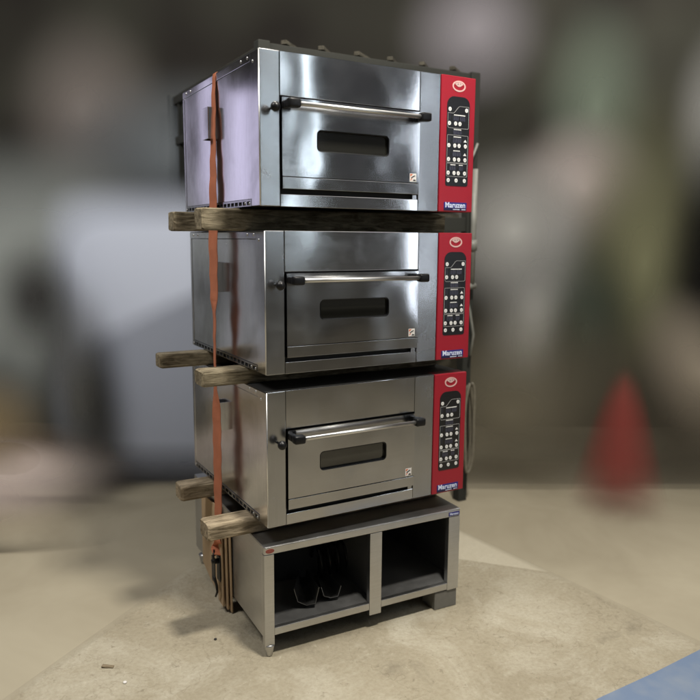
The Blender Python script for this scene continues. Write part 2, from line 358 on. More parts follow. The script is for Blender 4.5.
# frame of the hall: a runs right, b runs away, both on the floor, parallel to the rear wall
HO = Vector((CAM.x, CAM.y, 0)); HF = Vector((math.sin(YAW), math.cos(YAW), 0)); HR = Vector((math.cos(YAW), -math.sin(YAW), 0))
def hall(a, b, z=0): return HO + HR*a + HF*b + Vector((0, 0, z))
bm = bmesh.new(); bx(bm, -9, 9, 0, .2, -.02, 6)
m, n, l, b = mat('dark_wall_paint')
t = n.new('ShaderNodeTexCoord'); z = n.new('ShaderNodeTexNoise'); z.inputs['Scale'].default_value = .9; z.inputs['Detail'].default_value = 1; l.new(t.outputs['Object'], z.inputs['Vector'])
r = n.new('ShaderNodeValToRGB'); r.color_ramp.elements[0].position = .35; r.color_ramp.elements[0].color = (.034, .031, .028, 1); r.color_ramp.elements[1].position = .65; r.color_ramp.elements[1].color = (.066, .066, .054, 1)
l.new(z.outputs['Fac'], r.inputs[0]); l.new(r.outputs[0], b.inputs['Base Color']); b.inputs['Roughness'].default_value = 1; b.inputs['Specular IOR Level'].default_value = 0
w = obj('wall', bm, m); w.location = hall(0, 5.9); w.rotation_euler = (0, 0, -YAW); tag(w, 'dark olive rear wall of the warehouse, out of focus', 'wall', kind='structure')

# ---------------------------------------------------------------- deck oven
W, H, D = .9, .508, .853
def make_oven():
    t = thing('deck_oven', 'x', 'oven')
    # carcass (kept just inside the skins)
    box_obj('body', DARK, t, .004, W-.004, .016, D, .004, H-.004)
    box_obj('top_sheet', TOPM, t, .001, W-.001, .0, D-.001, H-.003, H, bev=.001)
    # left side skin: folded edges, recessed sheet, screws, vent slots
    bm = bmesh.new()
    bx(bm, -.0005, .004, .002, .074, .002, H-.004, bev=.001)          # front fold
    bx(bm, -.0005, .004, .0755, D-.002, .479, H-.004, bev=.001)       # top fold
    bx(bm, -.0005, .004, D-.022, D-.002, .002, .4775, bev=.001)
    sk = obj('side_frame', bm, SIDE, t)
    bm = bmesh.new(); bx(bm, .0012, .0045, .0765, D-.0235, .027, .4775, bev=.0008); obj('side_panel', bm, SIDE, t)
    bm = bmesh.new()
    y = .0765; bx(bm, -.001, .004, y, D-.0235, .002, .006)
    bx(bm, -.001, .004, y, D-.0235, .019, .0258)
    k = y
    while k < D-.03:
        bx(bm, -.0012, .004, k, k+.010, .006, .019); k += .040
    obj('side_vent', bm, TRIM, t)
    for yy, zz in ((.098, .494), (.158, .494), (.74, .494), (.80, .494), (.05, .475), (.095, .011), (.135, .013), (.83, .012)):
        bm = bmesh.new(); bmesh.ops.create_uvsphere(bm, u_segments=12, v_segments=6, radius=.0055)
        for v in bm.verts: v.co = Vector((v.co.x*.55-.0005, v.co.y+yy, v.co.z+zz))
        obj('screw', bm, SCREW, t, True)
    # open ended cover on the side
    bm = bmesh.new()
    bx(bm, -.030, -.027, .435, .505, .268, .385, bev=.001); bx(bm, -.0268, .001, .435, .438, .268, .385); bx(bm, -.0268, .001, .502, .505, .268, .385)
    obj('side_bracket', bm, SIDE, t)
    # right side
    box_obj('right_panel', SIDE, t, W-.004, W, .03, D-.002, .002, H-.004)
    # front pieces
    bm = bmesh.new(); tube(bm, [(.0012, .0010, .002), (.0012, .0010, H-.002)], .0024, 10); obj('edge_highlight', bm, CHROME, t, True)  # bright rod added along the corner as its edge highlight
    box_obj('left_trim', TRIM, t, .0015, .0745, -.001, .016, .0, H, bev=.0028)
    bm = bmesh.new(); bx(bm, .0755, .6425, -.0005, .016, .366, H, bev=.0014); obj('upper_fascia', bm, FRONT, t)
    bm = bmesh.new(); bx(bm, .0755, .6425, -.0005, .016, 0, .042, bev=.0014); obj('lower_rail', bm, FRONT, t)
    box_obj('right_trim', TRIM, t, .6435, .7365, -.001, .016, 0, H, bev=.0016)
    # door with a window opening
    d = thing('door', None, None); d.parent = t
    y0, y1 = -.010, .012
    wx0, wx1, wz0, wz1 = .210, .505, .190, .263
    out = rrect(.079, .640, .102, .360, .002, n=6); inn = rrect(wx0, wx1, wz0, wz1, .016, n=6)
    bm = bmesh.new()
    a = [bm.verts.new((x, y0, z)) for x, z in out]; c = [bm.verts.new((x, y0, z)) for x, z in inn]
    a2 = [bm.verts.new((x, y1, z)) for x, z in out]; c2 = [bm.verts.new((x, y1, z)) for x, z in inn]
    N = len(a)
    for i in range(N):
        j = (i+1) % N
        bm.faces.new((a[i], a[j], c[j], c[i])); bm.faces.new((a[i], a2[i], a2[j], a[j])); bm.faces.new((c[i], c[j], c2[j], c2[i])); bm.faces.new((a2[i], c2[i], c2[j], a2[j]))
    obj('door_panel', bm, DOOR, d)
    bm = bmesh.new(); bx(bm, .079, .640, -.011, .012, .060, .0995, bev=.0012); obj('door_rail', bm, DOOR, d)
    bm = bmesh.new(); prism(bm, rrect(wx0-.004, wx1+.004, wz0-.004, wz1+.004, .016), .002, .004); obj('window', bm, GLASS, d)
    bm = bmesh.new()
    o_ = rrect(wx0-.0005, wx1+.0005, wz0-.0005, wz1+.0005, .0165); i_ = rrect(wx0+.003, wx1-.003, wz0+.003, wz1-.003, .013)
    a = [bm.verts.new((x, -.0108, z)) for x, z in o_]; c = [bm.verts.new((x, -.0095, z)) for x, z in i_]; c2 = [bm.verts.new((x, .002, z)) for x, z in i_]
    for i in range(len(a)):
        j = (i+1) % len(a); bm.faces.new((a[i], a[j], c[j], c[i])); bm.faces.new((c[i], c[j], c2[j], c2[i]))
    obj('window_gasket', bm, PLASTIC, d)
    # handle
    hz, hy = .336, -.052
    bm = bmesh.new(); tube(bm, [(.105, hy, hz), (.636, hy, hz)], .0078, 20); hb = obj('handle', bm, CHROME, d, True)
    for s, xa in ((1, .083), (-1, .613)):
        bm = bmesh.new(); bx(bm, xa-.002, xa+.042, hy-.015, hy+.017, hz-.0155, hz+.0155, bev=.007, seg=3)
        xb = xa if s > 0 else xa+.016
        bx(bm, xb, xb+.022, hy+.012, -.0095, hz-.012, hz+.012, bev=.003)
        obj('handle_bracket', bm, PLASTIC, d, True)
    # sticker on the door
    bm = bmesh.new(); bx(bm, .598, .627, -.0108, -.0098, .106, .136); st = obj('warning_sticker', bm, PAPER, d)
    bm = bmesh.new(); prism(bm, [(.600, .134), (.612, .134), (.600, .124)], -.0114, -.0107); prism(bm, [(.602, .110), (.609, .117), (.607, .119), (.600, .112)], -.0114, -.0107); obj('sticker_print', bm, ORANGE, st)
    bm = bmesh.new(); prism(bm, [(.604, .118), (.622, .127), (.620, .130), (.611, .126), (.603, .121)], -.0116, -.0109); prism(bm, [(.612, .109), (.624, .109), (.624, .113), (.616, .115)], -.0116, -.0109); obj('sticker_print', bm, KEYS, st)
    # knob on its pin
    k = thing('damper_knob', None, None); k.parent = t
    bm = bmesh.new(); tube(bm, [(.041, .0, .320), (.041, -.030, .320)], .0045, 12); obj('pin', bm, PIN, k, True)
    bm = bmesh.new(); bmesh.ops.create_uvsphere(bm, u_segments=24, v_segments=16, radius=.0165)
    for v in bm.verts: v.co += Vector((.041, -.042, .320))
    obj('ball', bm, PLASTIC, k, True)
    # latch at the right end of the slot
    box_obj('slot_latch', TRIM, t, .618, .638, .0, .012, .040, .0585, bev=.001)
    # control panel
    cp = thing('control_panel', None, None); cp.parent = t
    F0 = -.006
    bm = bmesh.new(); bx(bm, .7378, W+.0005, F0, .055, .0, H, bev=.0022); obj('panel_plate', bm, RED, cp)
    x0, x1, z0, z1 = .7655, .8745, .099, .433
    bm = bmesh.new(); prism(bm, rrect(x0, x1, z0, z1, .009, .032, n=8), F0-.0012, F0+.001); kp = obj('keypad', bm, KEYS, cp)
    yk0, yk1 = F0-.0018, F0-.0010
    def fx(f): return x0 + f*(x1-x0)
    # buttons
    rows = [(.385, (.12, .85)), (.333, (.11, .38, .57)), (.251, (.11, .37, .56, .84)), (.199, (.11, .37, .56, .84)), (.148, (.11, .37, .56, .84)), (.120, (.12, .47, .84))]
    for z, xs in rows:
        for f in xs:
            bm = bmesh.new(); disc(bm, fx(f), z, .0072, .0078, yk0-.0006, yk1); bu = obj('button', bm, INK, kp)
            bm = bmesh.new(); s = random.uniform(.6, 1.1)
            prism(bm, [(fx(f)-.0028*s, z-.0022), (fx(f)+.0030*s, z-.001), (fx(f)+.001, z+.0034*s)], yk0-.0011, yk0-.0004); obj('button_symbol', bm, simple_cache('grey_symbol', (.22, .22, .22)), bu)
    def polyline(bm, P, wd=.0011):
        for (ax, az), (bx_, bz) in zip(P, P[1:]):
            dx, dz = bx_-ax, bz-az; L = math.hypot(dx, dz); nx, nz_ = -dz/L*wd/2, dx/L*wd/2; ex, ez = dx/L*wd/2, dz/L*wd/2
            prism(bm, [(ax+nx-ex, az+nz_-ez), (ax-nx-ex, az-nz_-ez), (bx_-nx+ex, bz-nz_+ez), (bx_+nx+ex, bz+nz_+ez)], yk0, yk1)
    bm = bmesh.new()
    polyline(bm, [(fx(.04), .371), (fx(.28), .371), (fx(.34), .376), (fx(.50), .395), (fx(.56), .398), (fx(.95), .398), (fx(.96), .320), (fx(.92), .316), (fx(.08), .316), (fx(.04), .322), (fx(.04), .371)])
    obj('outline', bm, LINE, kp)
    bm = bmesh.new(); polyline(bm, [(fx(.05), .290), (fx(.93), .290), (fx(.95), .286), (fx(.95), .187), (fx(.04), .187), (fx(.04), .286), (fx(.05), .290)]); obj('outline', bm, LINE, kp)
    bm = bmesh.new(); polyline(bm, [(fx(.04), .184), (fx(.95), .184), (fx(.95), .138), (fx(.93), .135), (fx(.06), .135), (fx(.04), .138), (fx(.04), .184)]); obj('outline', bm, LINE, kp)
    for xa, xb, z, h in ((.30, .80, .3645, .0042), (.31, .64, .311, .0036), (.31, .64, .2835, .0036), (.31, .62, .2315, .0036), (.20, .44, .1785, .0036), (.58, .76, .1785, .0036)):
        bm = bmesh.new(); x = fx(xa); e_ = fx(xb)
        while x < e_ - .001:
            wd = random.uniform(.0022, .0042); bx(bm, x, min(x+wd, e_), yk0, yk1, z-h/2*random.uniform(.75, 1), z+h/2); x += wd+.0006
        obj('caption', bm, INK, kp)
    for xa, xb, za, zb in ((.28, .52, .344, .360), (.56, .80, .344, .360), (.28, .66, .293, .308), (.28, .66, .262, .279), (.28, .66, .211, .228), (.16, .44, .158, .174), (.58, .76, .158, .174)):
        bm = bmesh.new(); nn = max(2, round((xb-xa)/.09))
        for q in range(nn):
            u0 = fx(xa+(xb-xa)*q/nn)+.0006; u1 = fx(xa+(xb-xa)*(q+1)/nn)-.0006
            bx(bm, u0, u1, yk0, yk1, za, zb)
        obj('display', bm, GREY, kp)
    for z in (.347, .268, .217):
        bm = bmesh.new()
        for q in range(4): bx(bm, fx(.10), fx(.15), yk0, yk1, z+q*.005, z+q*.005+.003)
        obj('level_marks', bm, GREY, kp)
    for z in (.270, .219):
        bm = bmesh.new(); prism(bm, [(fx(.76), z-.004), (fx(.90), z-.004), (fx(.83), z+.006)], yk0, yk1); obj('warning_mark', bm, INK, kp)
    # emblem: pale ring with a bowl shape
    def ell(cx, cz, rx, rz, n=28): return [(cx+rx*math.cos(2*PI*k/n), cz+rz*math.sin(2*PI*k/n)) for k in range(n)]
    em = thing('emblem', None, None); em.parent = t
    ecx, ecz = .8195, .4715
    bm = bmesh.new(); o_, i_ = ell(ecx, ecz, .0315, .0205), ell(ecx, ecz, .0255, .0150)
    for ya in (F0-.0012,):
        a = [bm.verts.new((x, ya, z)) for x, z in o_]; c = [bm.verts.new((x, ya, z)) for x, z in i_]
        a2 = [bm.verts.new((x, F0+.001, z)) for x, z in o_]; c2 = [bm.verts.new((x, F0+.001, z)) for x, z in i_]
        for i in range(28):
            j = (i+1) % 28
            bm.faces.new((a[i], a[j], c[j], c[i])); bm.faces.new((a[i], a2[i], a2[j], a[j])); bm.faces.new((c[i], c[j], c2[j], c2[i])); bm.faces.new((a2[i], c2[i], c2[j], a2[j]))
    obj('emblem_ring', bm, CREAM, em)
    bm = bmesh.new(); prism(bm, [(ecx-.020, ecz+.0075), (ecx-.011, ecz+.0125), (ecx, ecz+.0142), (ecx+.011, ecz+.0125), (ecx+.020, ecz+.0075), (ecx+.013, ecz+.003), (ecx+.006, ecz-.0015), (ecx, ecz-.0025), (ecx-.006, ecz-.0015), (ecx-.013, ecz+.003)], F0-.0012, F0+.001); obj('emblem_motif', bm, CREAM, em)
    bm = bmesh.new(); disc(bm, ecx-.005, ecz+.0075, .0035, .0028, F0-.0018, F0, 10); disc(bm, ecx+.006, ecz+.0085, .003, .0022, F0-.0018, F0, 10); obj('emblem_spots', bm, simple_cache('grey_symbol', (.22, .22, .22)), em)
    # brand badge
    bd = thing('brand_badge', None, None); bd.parent = t
    bm = bmesh.new(); bx(bm, .762, .873, F0-.0014, F0+.001, .0135, .0365, bev=.0004, seg=1); obj('badge_plate', bm, BLUE, bd)
    bm = bmesh.new(); bx(bm, .762, .873, F0-.0013, F0+.001, .0055, .0131); obj('badge_band', bm, NAVY, bd)
    text_obj('badge_lettering', 'Maruzen', LETTER, bd, (.8165, F0-.0016, .0252), .0285, .98, .0006)
    bm = bmesh.new(); x = .806
    while x < .868:
        if not .838 < x < .845: bx(bm, x, x+.0028, F0-.0018, F0-.0010, .0075, .0112)
        x += .0042
    obj('small_lettering', bm, LETTER, bd)
    return t
_cache = {}
def simple_cache(nm, col):
    if nm not in _cache: _cache[nm] = simple(nm, col, .5)
    return _cache[nm]
def copy_tree(o, parent=None):
    c = o.copy(); scene.collection.objects.link(c)
    if parent: c.parent = parent
    for ch in list(o.children): copy_tree(ch, c)
    return c
oven = make_oven(); G = 'deck ovens stacked on the stand'
o2 = copy_tree(oven); o3 = copy_tree(oven)
for o, lo, rz, lb in ((oven, (0, 0, 1.6671), 0, 'topmost stainless deck oven of the stack, lilac light on its left side'),
                      (o2, (.0229, .0207, 1.0780), .0009, 'middle stainless deck oven between two pairs of timber blocks'),
                      (o3, (.0246, .0215, .5082), .009, 'lowest stainless deck oven just above the open steel stand')):
    o.location = lo; o.rotation_euler.z = rz; tag(o, lb, 'oven', G)

# ---------------------------------------------------------------- timbers
def beam(name, x0, x1, y0, y1, z0, z1, m, label, rz=0, bev=.010, wob=.002):
    bm = bmesh.new(); L = x1-x0
    nseg = 14
    sec = rrect(0, y1-y0, 0, z1-z0, bev, n=3)
    rings = []
    for k in range(nseg+1):
        f = k/nseg; x = L*f
        if k == 0: shr, x = .10, 0
        elif k == 1: shr, x = .0, .010
        elif k == nseg: shr = .06
        else: shr = 0
        ring = []
        for (py, pz) in sec:
            cy, cz = (y1-y0)/2, (z1-z0)/2
            yy = cy+(py-cy)*(1-shr); zz = cz+(pz-cz)*(1-shr)
            r_ = 0 if py == cy else wob
            ring.append(bm.verts.new((x+(random.uniform(-.002, .002) if k == 0 else 0), yy+random.uniform(-r_, r_)*.7, zz+random.uniform(-r_, r_)*.5)))
        rings.append(ring)
    n_ = len(sec)
    for a, c in zip(rings, rings[1:]):
        for k in range(n_): bm.faces.new((a[k], a[(k+1) % n_], c[(k+1) % n_], c[k]))
    bm.faces.new(list(reversed(rings[0]))); bm.faces.new(rings[-1])
    o = obj(name, bm, m, smooth=False); o.location = (x0, y0, z0); o.rotation_euler.z = rz
    return tag(o, label, 'timber', 'timbers between the ovens')
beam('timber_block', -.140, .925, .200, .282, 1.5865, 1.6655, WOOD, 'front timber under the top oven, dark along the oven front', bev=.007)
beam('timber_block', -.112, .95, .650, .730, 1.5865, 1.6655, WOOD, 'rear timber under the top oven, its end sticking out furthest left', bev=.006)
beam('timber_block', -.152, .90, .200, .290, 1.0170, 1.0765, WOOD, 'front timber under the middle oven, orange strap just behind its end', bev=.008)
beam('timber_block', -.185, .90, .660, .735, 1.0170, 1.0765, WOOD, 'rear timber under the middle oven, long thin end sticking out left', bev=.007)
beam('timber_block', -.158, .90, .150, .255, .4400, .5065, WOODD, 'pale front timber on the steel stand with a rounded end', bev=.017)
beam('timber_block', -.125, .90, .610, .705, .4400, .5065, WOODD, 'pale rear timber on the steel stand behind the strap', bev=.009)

# ---------------------------------------------------------------- strap
def ribbon(bm, P, wd, th=.0022):
    """P: centre, width direction; a closed thin band"""
    rings = []
    for i, q_ in enumerate(P):
        c, wdir = q_[:2]
        if len(q_) > 2: wd = q_[2]
        c = Vector(c); wdir = Vector(wdir).normalized()
        d = (Vector(P[min(i+1, len(P)-1)][0]) - Vector(P[max(i-1, 0)][0])).normalized()
        nn = d.cross(wdir).normalized()
        rings.append([bm.verts.new(c+wdir*wd/2+nn*th/2), bm.verts.new(c-wdir*wd/2+nn*th/2), bm.verts.new(c-wdir*wd/2-nn*th/2), bm.verts.new(c+wdir*wd/2-nn*th/2)])
    for a, c in zip(rings, rings[1:]):
        for k in range(4): bm.faces.new((a[k], a[(k+1) % 4], c[(k+1) % 4], c[k]))
    bm.faces.new(list(reversed(rings[0]))); bm.faces.new(rings[-1])
st = thing('ratchet_strap', 'faded orange ratchet strap hanging down the left side of the stack', 'strap', (-.04, .435, .30))
keys = [(2.176, .000, 90, .436, .034), (2.16, -.003, 90, .436, .034), (1.95, -.010, 91, .437, .055), (1.67, -.017, 92, .438, .078), (1.58, -.019, 93, .438, .088), (1.32, -.020, 92, .438, .078), (1.27, -.020, 80, .438, .066), (1.10, -.021, 84, .440, .036), (.99, -.021, 84, .440, .036), (.87, -.022, 96, .434, .076), (.80, -.022, 92, .432, .088), (.52, -.024, 92, .430, .084), (.40, -.026, 92, .430, .070), (.345, -.03, 96, .428, .050)]
P = [((.9-.6*k/6.0, .434, 2.1775), (0, 1, 0), .05) for k in range(0, 7)] + [((.15, .434, 2.1775), (0, 1, 0), .045), ((.006, .434, 2.1775), (0, 1, 0), .034)]
for (za, xa, aa, ya, wa), (zb, xb, ab, yb, wb) in zip(keys, keys[1:]):
    ns = max(1, int((za-zb)/.03))
    for k in range(ns):
        f = k/ns; g = f*f*(3-2*f); a = math.radians(aa+(ab-aa)*g)
        P.append(((xa+(xb-xa)*f+.0015*math.sin(k*1.9+za*9), ya+(yb-ya)*f, za+(zb-za)*f), (math.cos(a), math.sin(a), 0), wa+(wb-wa)*g))
bm = bmesh.new(); ribbon(bm, P, .046)
we = obj('webbing', bm, STRAP); we.parent = st; we.location = -st.location
# gathered tail and ratchet
P = []
for k in range(13):
    f = k/12; a = math.radians(104+70*f); P.append(((-.034-.004*math.sin(f*9), .428-.02*math.sin(f*7), .345-.085*f), (math.cos(a), math.sin(a), .3*math.sin(f*8))))
bm = bmesh.new(); ribbon(bm, P, .036, .004); q = obj('folded_tail', bm, STRAP); q.parent = st; q.location = -st.location
rt = thing('ratchet', None, None); rt.parent = st; rt.location = Vector((-.040, .430, .2)) - Vector(st.location)
bm = bmesh.new(); bx(bm, -.012, -.008, -.02, .02, -.06, .05, bev=.001); bx(bm, .010, .014, -.02, .02, -.06, .05, bev=.001); bx(bm, -.013, .015, -.012, .012, .02, .03, bev=.003); obj('ratchet_frame', bm, PLASTIC, rt)
bm = bmesh.new(); tube(bm, [(-.018, 0, .03), (.020, 0, .03)], .009, 14); obj('spool', bm, PLASTIC, rt, True)
bm = bmesh.new(); tube(bm, [(.0, .01, .05), (-.006, .002, .075), (-.012, -.010, .065), (-.016, -.018, .045)], .0045, 8); obj('hook', bm, PLASTIC, rt, True); bm = bmesh.new(); tube(bm, [(-.012, -.01, -.03), (-.004, -.018, -.075), (.004, .0, -.11), (.0, .012, -.135)], [.006, .006, .005, .004], 8); obj('hook', bm, PLASTIC, rt, True)
for nm in ('ratchet',): pass

# ---------------------------------------------------------------- open stand
sx, sy, srz = .0175, .0175, -.0309
t = thing('oven_stand', 'low open stainless steel stand carrying the stacked ovens', 'stand', (sx, sy, 0), srz)
SW, SD, SH = .871, .93, .439
bm = bmesh.new(); bx(bm, -.010, SW, .0, SD, SH-.004, SH, bev=.001); obj('top', bm, STAND, t)
bm = bmesh.new(); bx(bm, -.011, SW+.001, -.001, .024, .407, SH+.0005, bev=.0055, seg=3); obj('front_rail', bm, STAND, t)
bm = bmesh.new(); bx(bm, -.0105, .0, .0245, SD, .078, SH-.0045, bev=.001); obj('side_panel', bm, STAND, t)
bm = bmesh.new(); bx(bm, SW-.006, SW, .0245, SD, .078, SH-.0045, bev=.001); obj('side_panel', bm, STAND, t)
bm = bmesh.new(); bx(bm, .0, SW-.006, SD-.006, SD-.001, .09, SH-.0045); obj('back_panel', bm, DARK, t)  # coloured near black for the shade at the back of the bays
bm = bmesh.new(); bx(bm, -.0105, .028, -.0005, .024, .047, .4065, bev=.001); obj('post', bm, STAND, t)
bm = bmesh.new(); bx(bm, .436, .490, -.0005, .024, .060, .4065, bev=.001); obj('post', bm, STAND, t)
bm = bmesh.new(); bx(bm, .815, SW, -.0005, .024, .080, .4065, bev=.001); obj('post', bm, STAND, t)
for a, c in ((.0285, .4355), (.4905, .8145)):
    bm = bmesh.new(); bx(bm, a, c, .0, .020, .084, .1125, bev=.0015); obj('bottom_rail', bm, STAND, t)
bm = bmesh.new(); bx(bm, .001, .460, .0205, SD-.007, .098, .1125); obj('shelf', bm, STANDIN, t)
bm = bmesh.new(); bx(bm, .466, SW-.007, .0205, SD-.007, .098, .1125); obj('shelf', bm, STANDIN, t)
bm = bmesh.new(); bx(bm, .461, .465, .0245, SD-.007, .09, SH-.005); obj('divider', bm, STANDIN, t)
bm = bmesh.new(); bx(bm, .0, SW-.007, .026, SD-.007, .0905, .0955); obj('shade_sheet', bm, DARK, t)  # added dark sheet that deepens the shade under the stand
for a in (.0, .806): 
    bm = bmesh.new(); bx(bm, a+.001, a+.003 if a else .003, .026, SD-.01, .114, .40); bm.free()
for fx_, fy_ in ((.011, .014), (.011, .89)):
    bm = bmesh.new()
    tube(bm, [(fx_, fy_, .047), (fx_, fy_, .040), (fx_, fy_, .004), (fx_, fy_, .0)], [.021, .020, .0125, .010], 20); obj('foot', bm, STAND, t, True)
bm = bmesh.new(); bx(bm, .756, .868, .004, .10, .0, .0785, bev=.003); f_ = obj('foot', bm, CONC, t); f_['label'] = 'square block foot'
bm = bmesh.new(); bx(bm, .78, .868, .80, .90, .0, .0785, bev=.003); obj('foot', bm, CONC, t)
# labels on the rail
bm = bmesh.new(); bx(bm, .812, .866, -.0022, -.0008, .412, .428); bd = obj('rail_badge', bm, BLUE, t)
text_obj('badge_lettering', 'Maruzen', LETTER, bd, (.839, -.0026, .4203), .0125, 1.0, .0002)
bm = bmesh.new(); disc(bm, .012, .422, .017, .0085, -.0022, -.0008, 24); obj('oval_sticker', bm, BROWNINK, t)

def on_stand(x, y):
    c, s = math.cos(srz), math.sin(srz); return (sx+x*c-y*s, sy+x*s+y*c)
# things lying in the left bay
def scoop(x, y, z, rz, L, wd, h, label):
    bm = bmesh.new(); rings = []
    n1, n2 = 4, 4
    for i in range(n1):
        f = i/(n1-1); row = []
        for k in range(n2+1):
            a = PI*(k/n2); ww = wd*(.35+.65*f)
            row.append(bm.verts.new((L*f, -ww*math.cos(a), h*(1-math.sin(a)**.7)*(.5+.5*f)+random.uniform(-.006, .006)+.006)))
        rings.append(row)
    for a, c in zip(rings, rings[1:]):
        for k in range(n2): bm.faces.new((a[k], a[k+1], c[k+1], c[k]))
    o = obj('metal_scoop', bm, SCOOP); md = o.modifiers.new('thick', 'SOLIDIFY'); md.thickness = .0015
    px, py = on_stand(x, y); o.location = (px, py, z); o.rotation_euler = (0, 0, rz)
    return tag(o, label, 'scoop', 'scoops in the stand')
scoop(.275, .30, .118, -1.95, .24, .050, .075, 'larger bent metal scoop on the shelf at the left')
scoop(.345, .28, .118, -1.80, .20, .042, .055, 'smaller metal scoop right of the larger one on the shelf')
bm = bmesh.new()
P = []
for k in range(90):
    a = k*2*PI/24; P.append((.045*math.cos(a)*.25+.0017*k-.07, .13+.0*k, .08+.065*math.sin(a)))
P = [(x, y+.05*math.cos(i*2*PI/24), z) for i, (x, y, z) in enumerate(P)]
tube(bm, P, .006, 8)
o = obj('coiled_hose', bm, PLASTIC, smooth=True); px, py = on_stand(.40, .16); o.location = (px, py, .112); tag(o, 'black coiled hose standing beside the middle post of the stand', 'hose')
t = thing('black_tray', 'black metal tray leaning in the left bay of the stand', 'tray', (*on_stand(.12, .35), .1135), -.2)
bm = bmesh.new(); bx(bm, 0, .24, 0, .006, 0, .19, bev=.002); o = obj('tray_sheet', bm, PLASTIC, t); o.rotation_euler.x = -.35
bm = bmesh.new(); bx(bm, -.004, .244, -.018, -.001, .185, .191, bev=.001); o = obj('tray_rim', bm, PLASTIC, t); o.rotation_euler.x = -.35

# ---------------------------------------------------------------- cardboard against the stand
def card(pts, xl, yl, z, thick, drz, lean, label):
    """a sheet whose outline runs forward (towards the front) from local point xl, yl beside the stand"""
    bm = bmesh.new(); prism(bm, pts, 0, thick)
    px, py = on_stand(xl, yl)
    o = obj('cardboard_sheet', bm, CARD); o.location = (px, py, z); o.rotation_euler = (lean, 0, -PI/2+srz+drz)
    return tag(o, label, 'cardboard', 'cardboard against the stand')
card([(0, .045), (.12, .012), (.30, -.01), (.275, .10), (.29, .18), (.27, .40), (0, .38)], -.024, .77, .02, .005, .0, .0, 'brown cardboard sheet with a slanting cut edge behind the ratchet')
for i, (xl, yl, w_) in enumerate(((-.020, .455, .090), (-.036, .450, .075), (-.053, .440, .055))):
    card([(0, .004), (w_, -.006), (w_, .40), (0, .40)], xl, yl, .012+.012*i, .0055, .03*i, .012, ('cardboard strip flat against the stand side', 'middle one of three upright cardboard strips', 'outermost of three upright cardboard strips')[i])

# wood chip and pebble on the floor
bm = bmesh.new(); bx(bm, -.022, .022, -.008, .008, 0, .006, bev=.002)
o = obj('wood_chip', bm, WOODD); o.location = (-.52, .245, 0); o.rotation_euler = (0, .12, -.5); tag(o, 'small pale wood chip lying on the concrete at lower left', 'debris')
bm = bmesh.new(); bmesh.ops.create_icosphere(bm, subdivisions=2, radius=.006)
for v in bm.verts: v.co.z = v.co.z*.6+.003
o = obj('pebble', bm, DARK); o.location = (.0, .155, 0); o.location = (-.115, .23, 0); tag(o, 'tiny dark crumb on the floor beside the stand', 'debris')
bm = bmesh.new(); bmesh.ops.create_icosphere(bm, subdivisions=2, radius=.007)
for v in bm.verts: v.co.z = v.co.z*.6+.003
o = obj('pebble', bm, PAPER); o.location = (-.486, .118, 0); tag(o, 'tiny white crumb on the floor near the wood chip', 'debris')

# ---------------------------------------------------------------- storage rack right behind the ovens
RWD = wood('rack_timber', (.035, .032, .024), (.10, .092, .072)); RST = simple('rack_steel', (.020, .021, .017), .8, 0)
t = thing('storage_rack', 'dark storage rack of posts and beams behind the ovens', 'rack', (0, 0, 0))
X0, X1, Y0, Y1, ZT = .43, 1.690, 1.0, 2.5, 2.475
for x, y in ((X0, Y0), (X1, Y0), (X0, Y1), (X1, Y1)):
    bm = bmesh.new(); bx(bm, x-.03, x+.03, y-.03, y+.03, 0, ZT, bev=.004); obj('post', bm, RST, t)
for z in (.35, 1.0, 1.65, 2.18, 2.432):
    bm = bmesh.new(); bx(bm, X0+.031, X1-.031, Y0-.02, Y0+.02, z-.045, z+.035, bev=.003); bx(bm, X0-.02, X0+.02, Y0+.031, Y1-.031, z-.03, z+.02, bev=.003); bx(bm, X1-.02, X1+.02, Y0+.031, Y1-.031, z-.03, z+.02, bev=.003)
    obj('beam', bm, RST, t)
    bm = bmesh.new(); y = Y0+.05
    while y < Y1-.1:
        bx(bm, X0+.03, X1-.03, y, y+.09, z+.036, z+.054); y += .11
    obj('shelf', bm, RWD, t)
bm = bmesh.new()
for k in range(7): bx(bm, X0-.012, X0+.012, Y0+.2+.19*k, Y0+.225+.19*k, 1.70, 2.40)
obj('side_grille', bm, RST, t)
for k in range(6):     # timbers stored on top
    L = .5+.25*random.random(); x = X0+.12+k*.2
    bm = bmesh.new(); bx(bm, 0, L, 0, .03, 0, .020, bev=.003); o = obj('plank', bm, RWD)
    o.location = (x, Y0-.015, 2.475); o.rotation_euler = (0, 0, .75+.1*math.sin(k*2.3)); tag(o, 'short timber lying slantwise on top of the rack', 'timber', 'timbers on the rack')
for i, (y, z, w_, h_, c_) in enumerate(((1.15, 1.71, .28, .30, (.10, .085, .06)), (1.55, 1.71, .32, .36, (.05, .065, .05)), (2.0, 1.71, .32, .22, (.16, .16, .13)), (2.1, 1.06, .30, .40, (.09, .09, .10)))):
    bm = bmesh.new(); bx(bm, X0+.05, X0+.5, y, y+w_, z, z+h_, bev=.01); bx(bm, X0+.048, X0+.502, y+w_*.45, y+w_*.55, z+.012, z+h_+.002); o = obj('storage_box', bm, simple('box_card_%d' % i, c_, .8))
    tag(o, ('brown box on the upper rack shelf nearest the oven', 'dark green box in the middle of the upper rack shelf', 'pale low box at the far end of the upper rack shelf', 'grey box on the rack shelf below')[i], 'box')
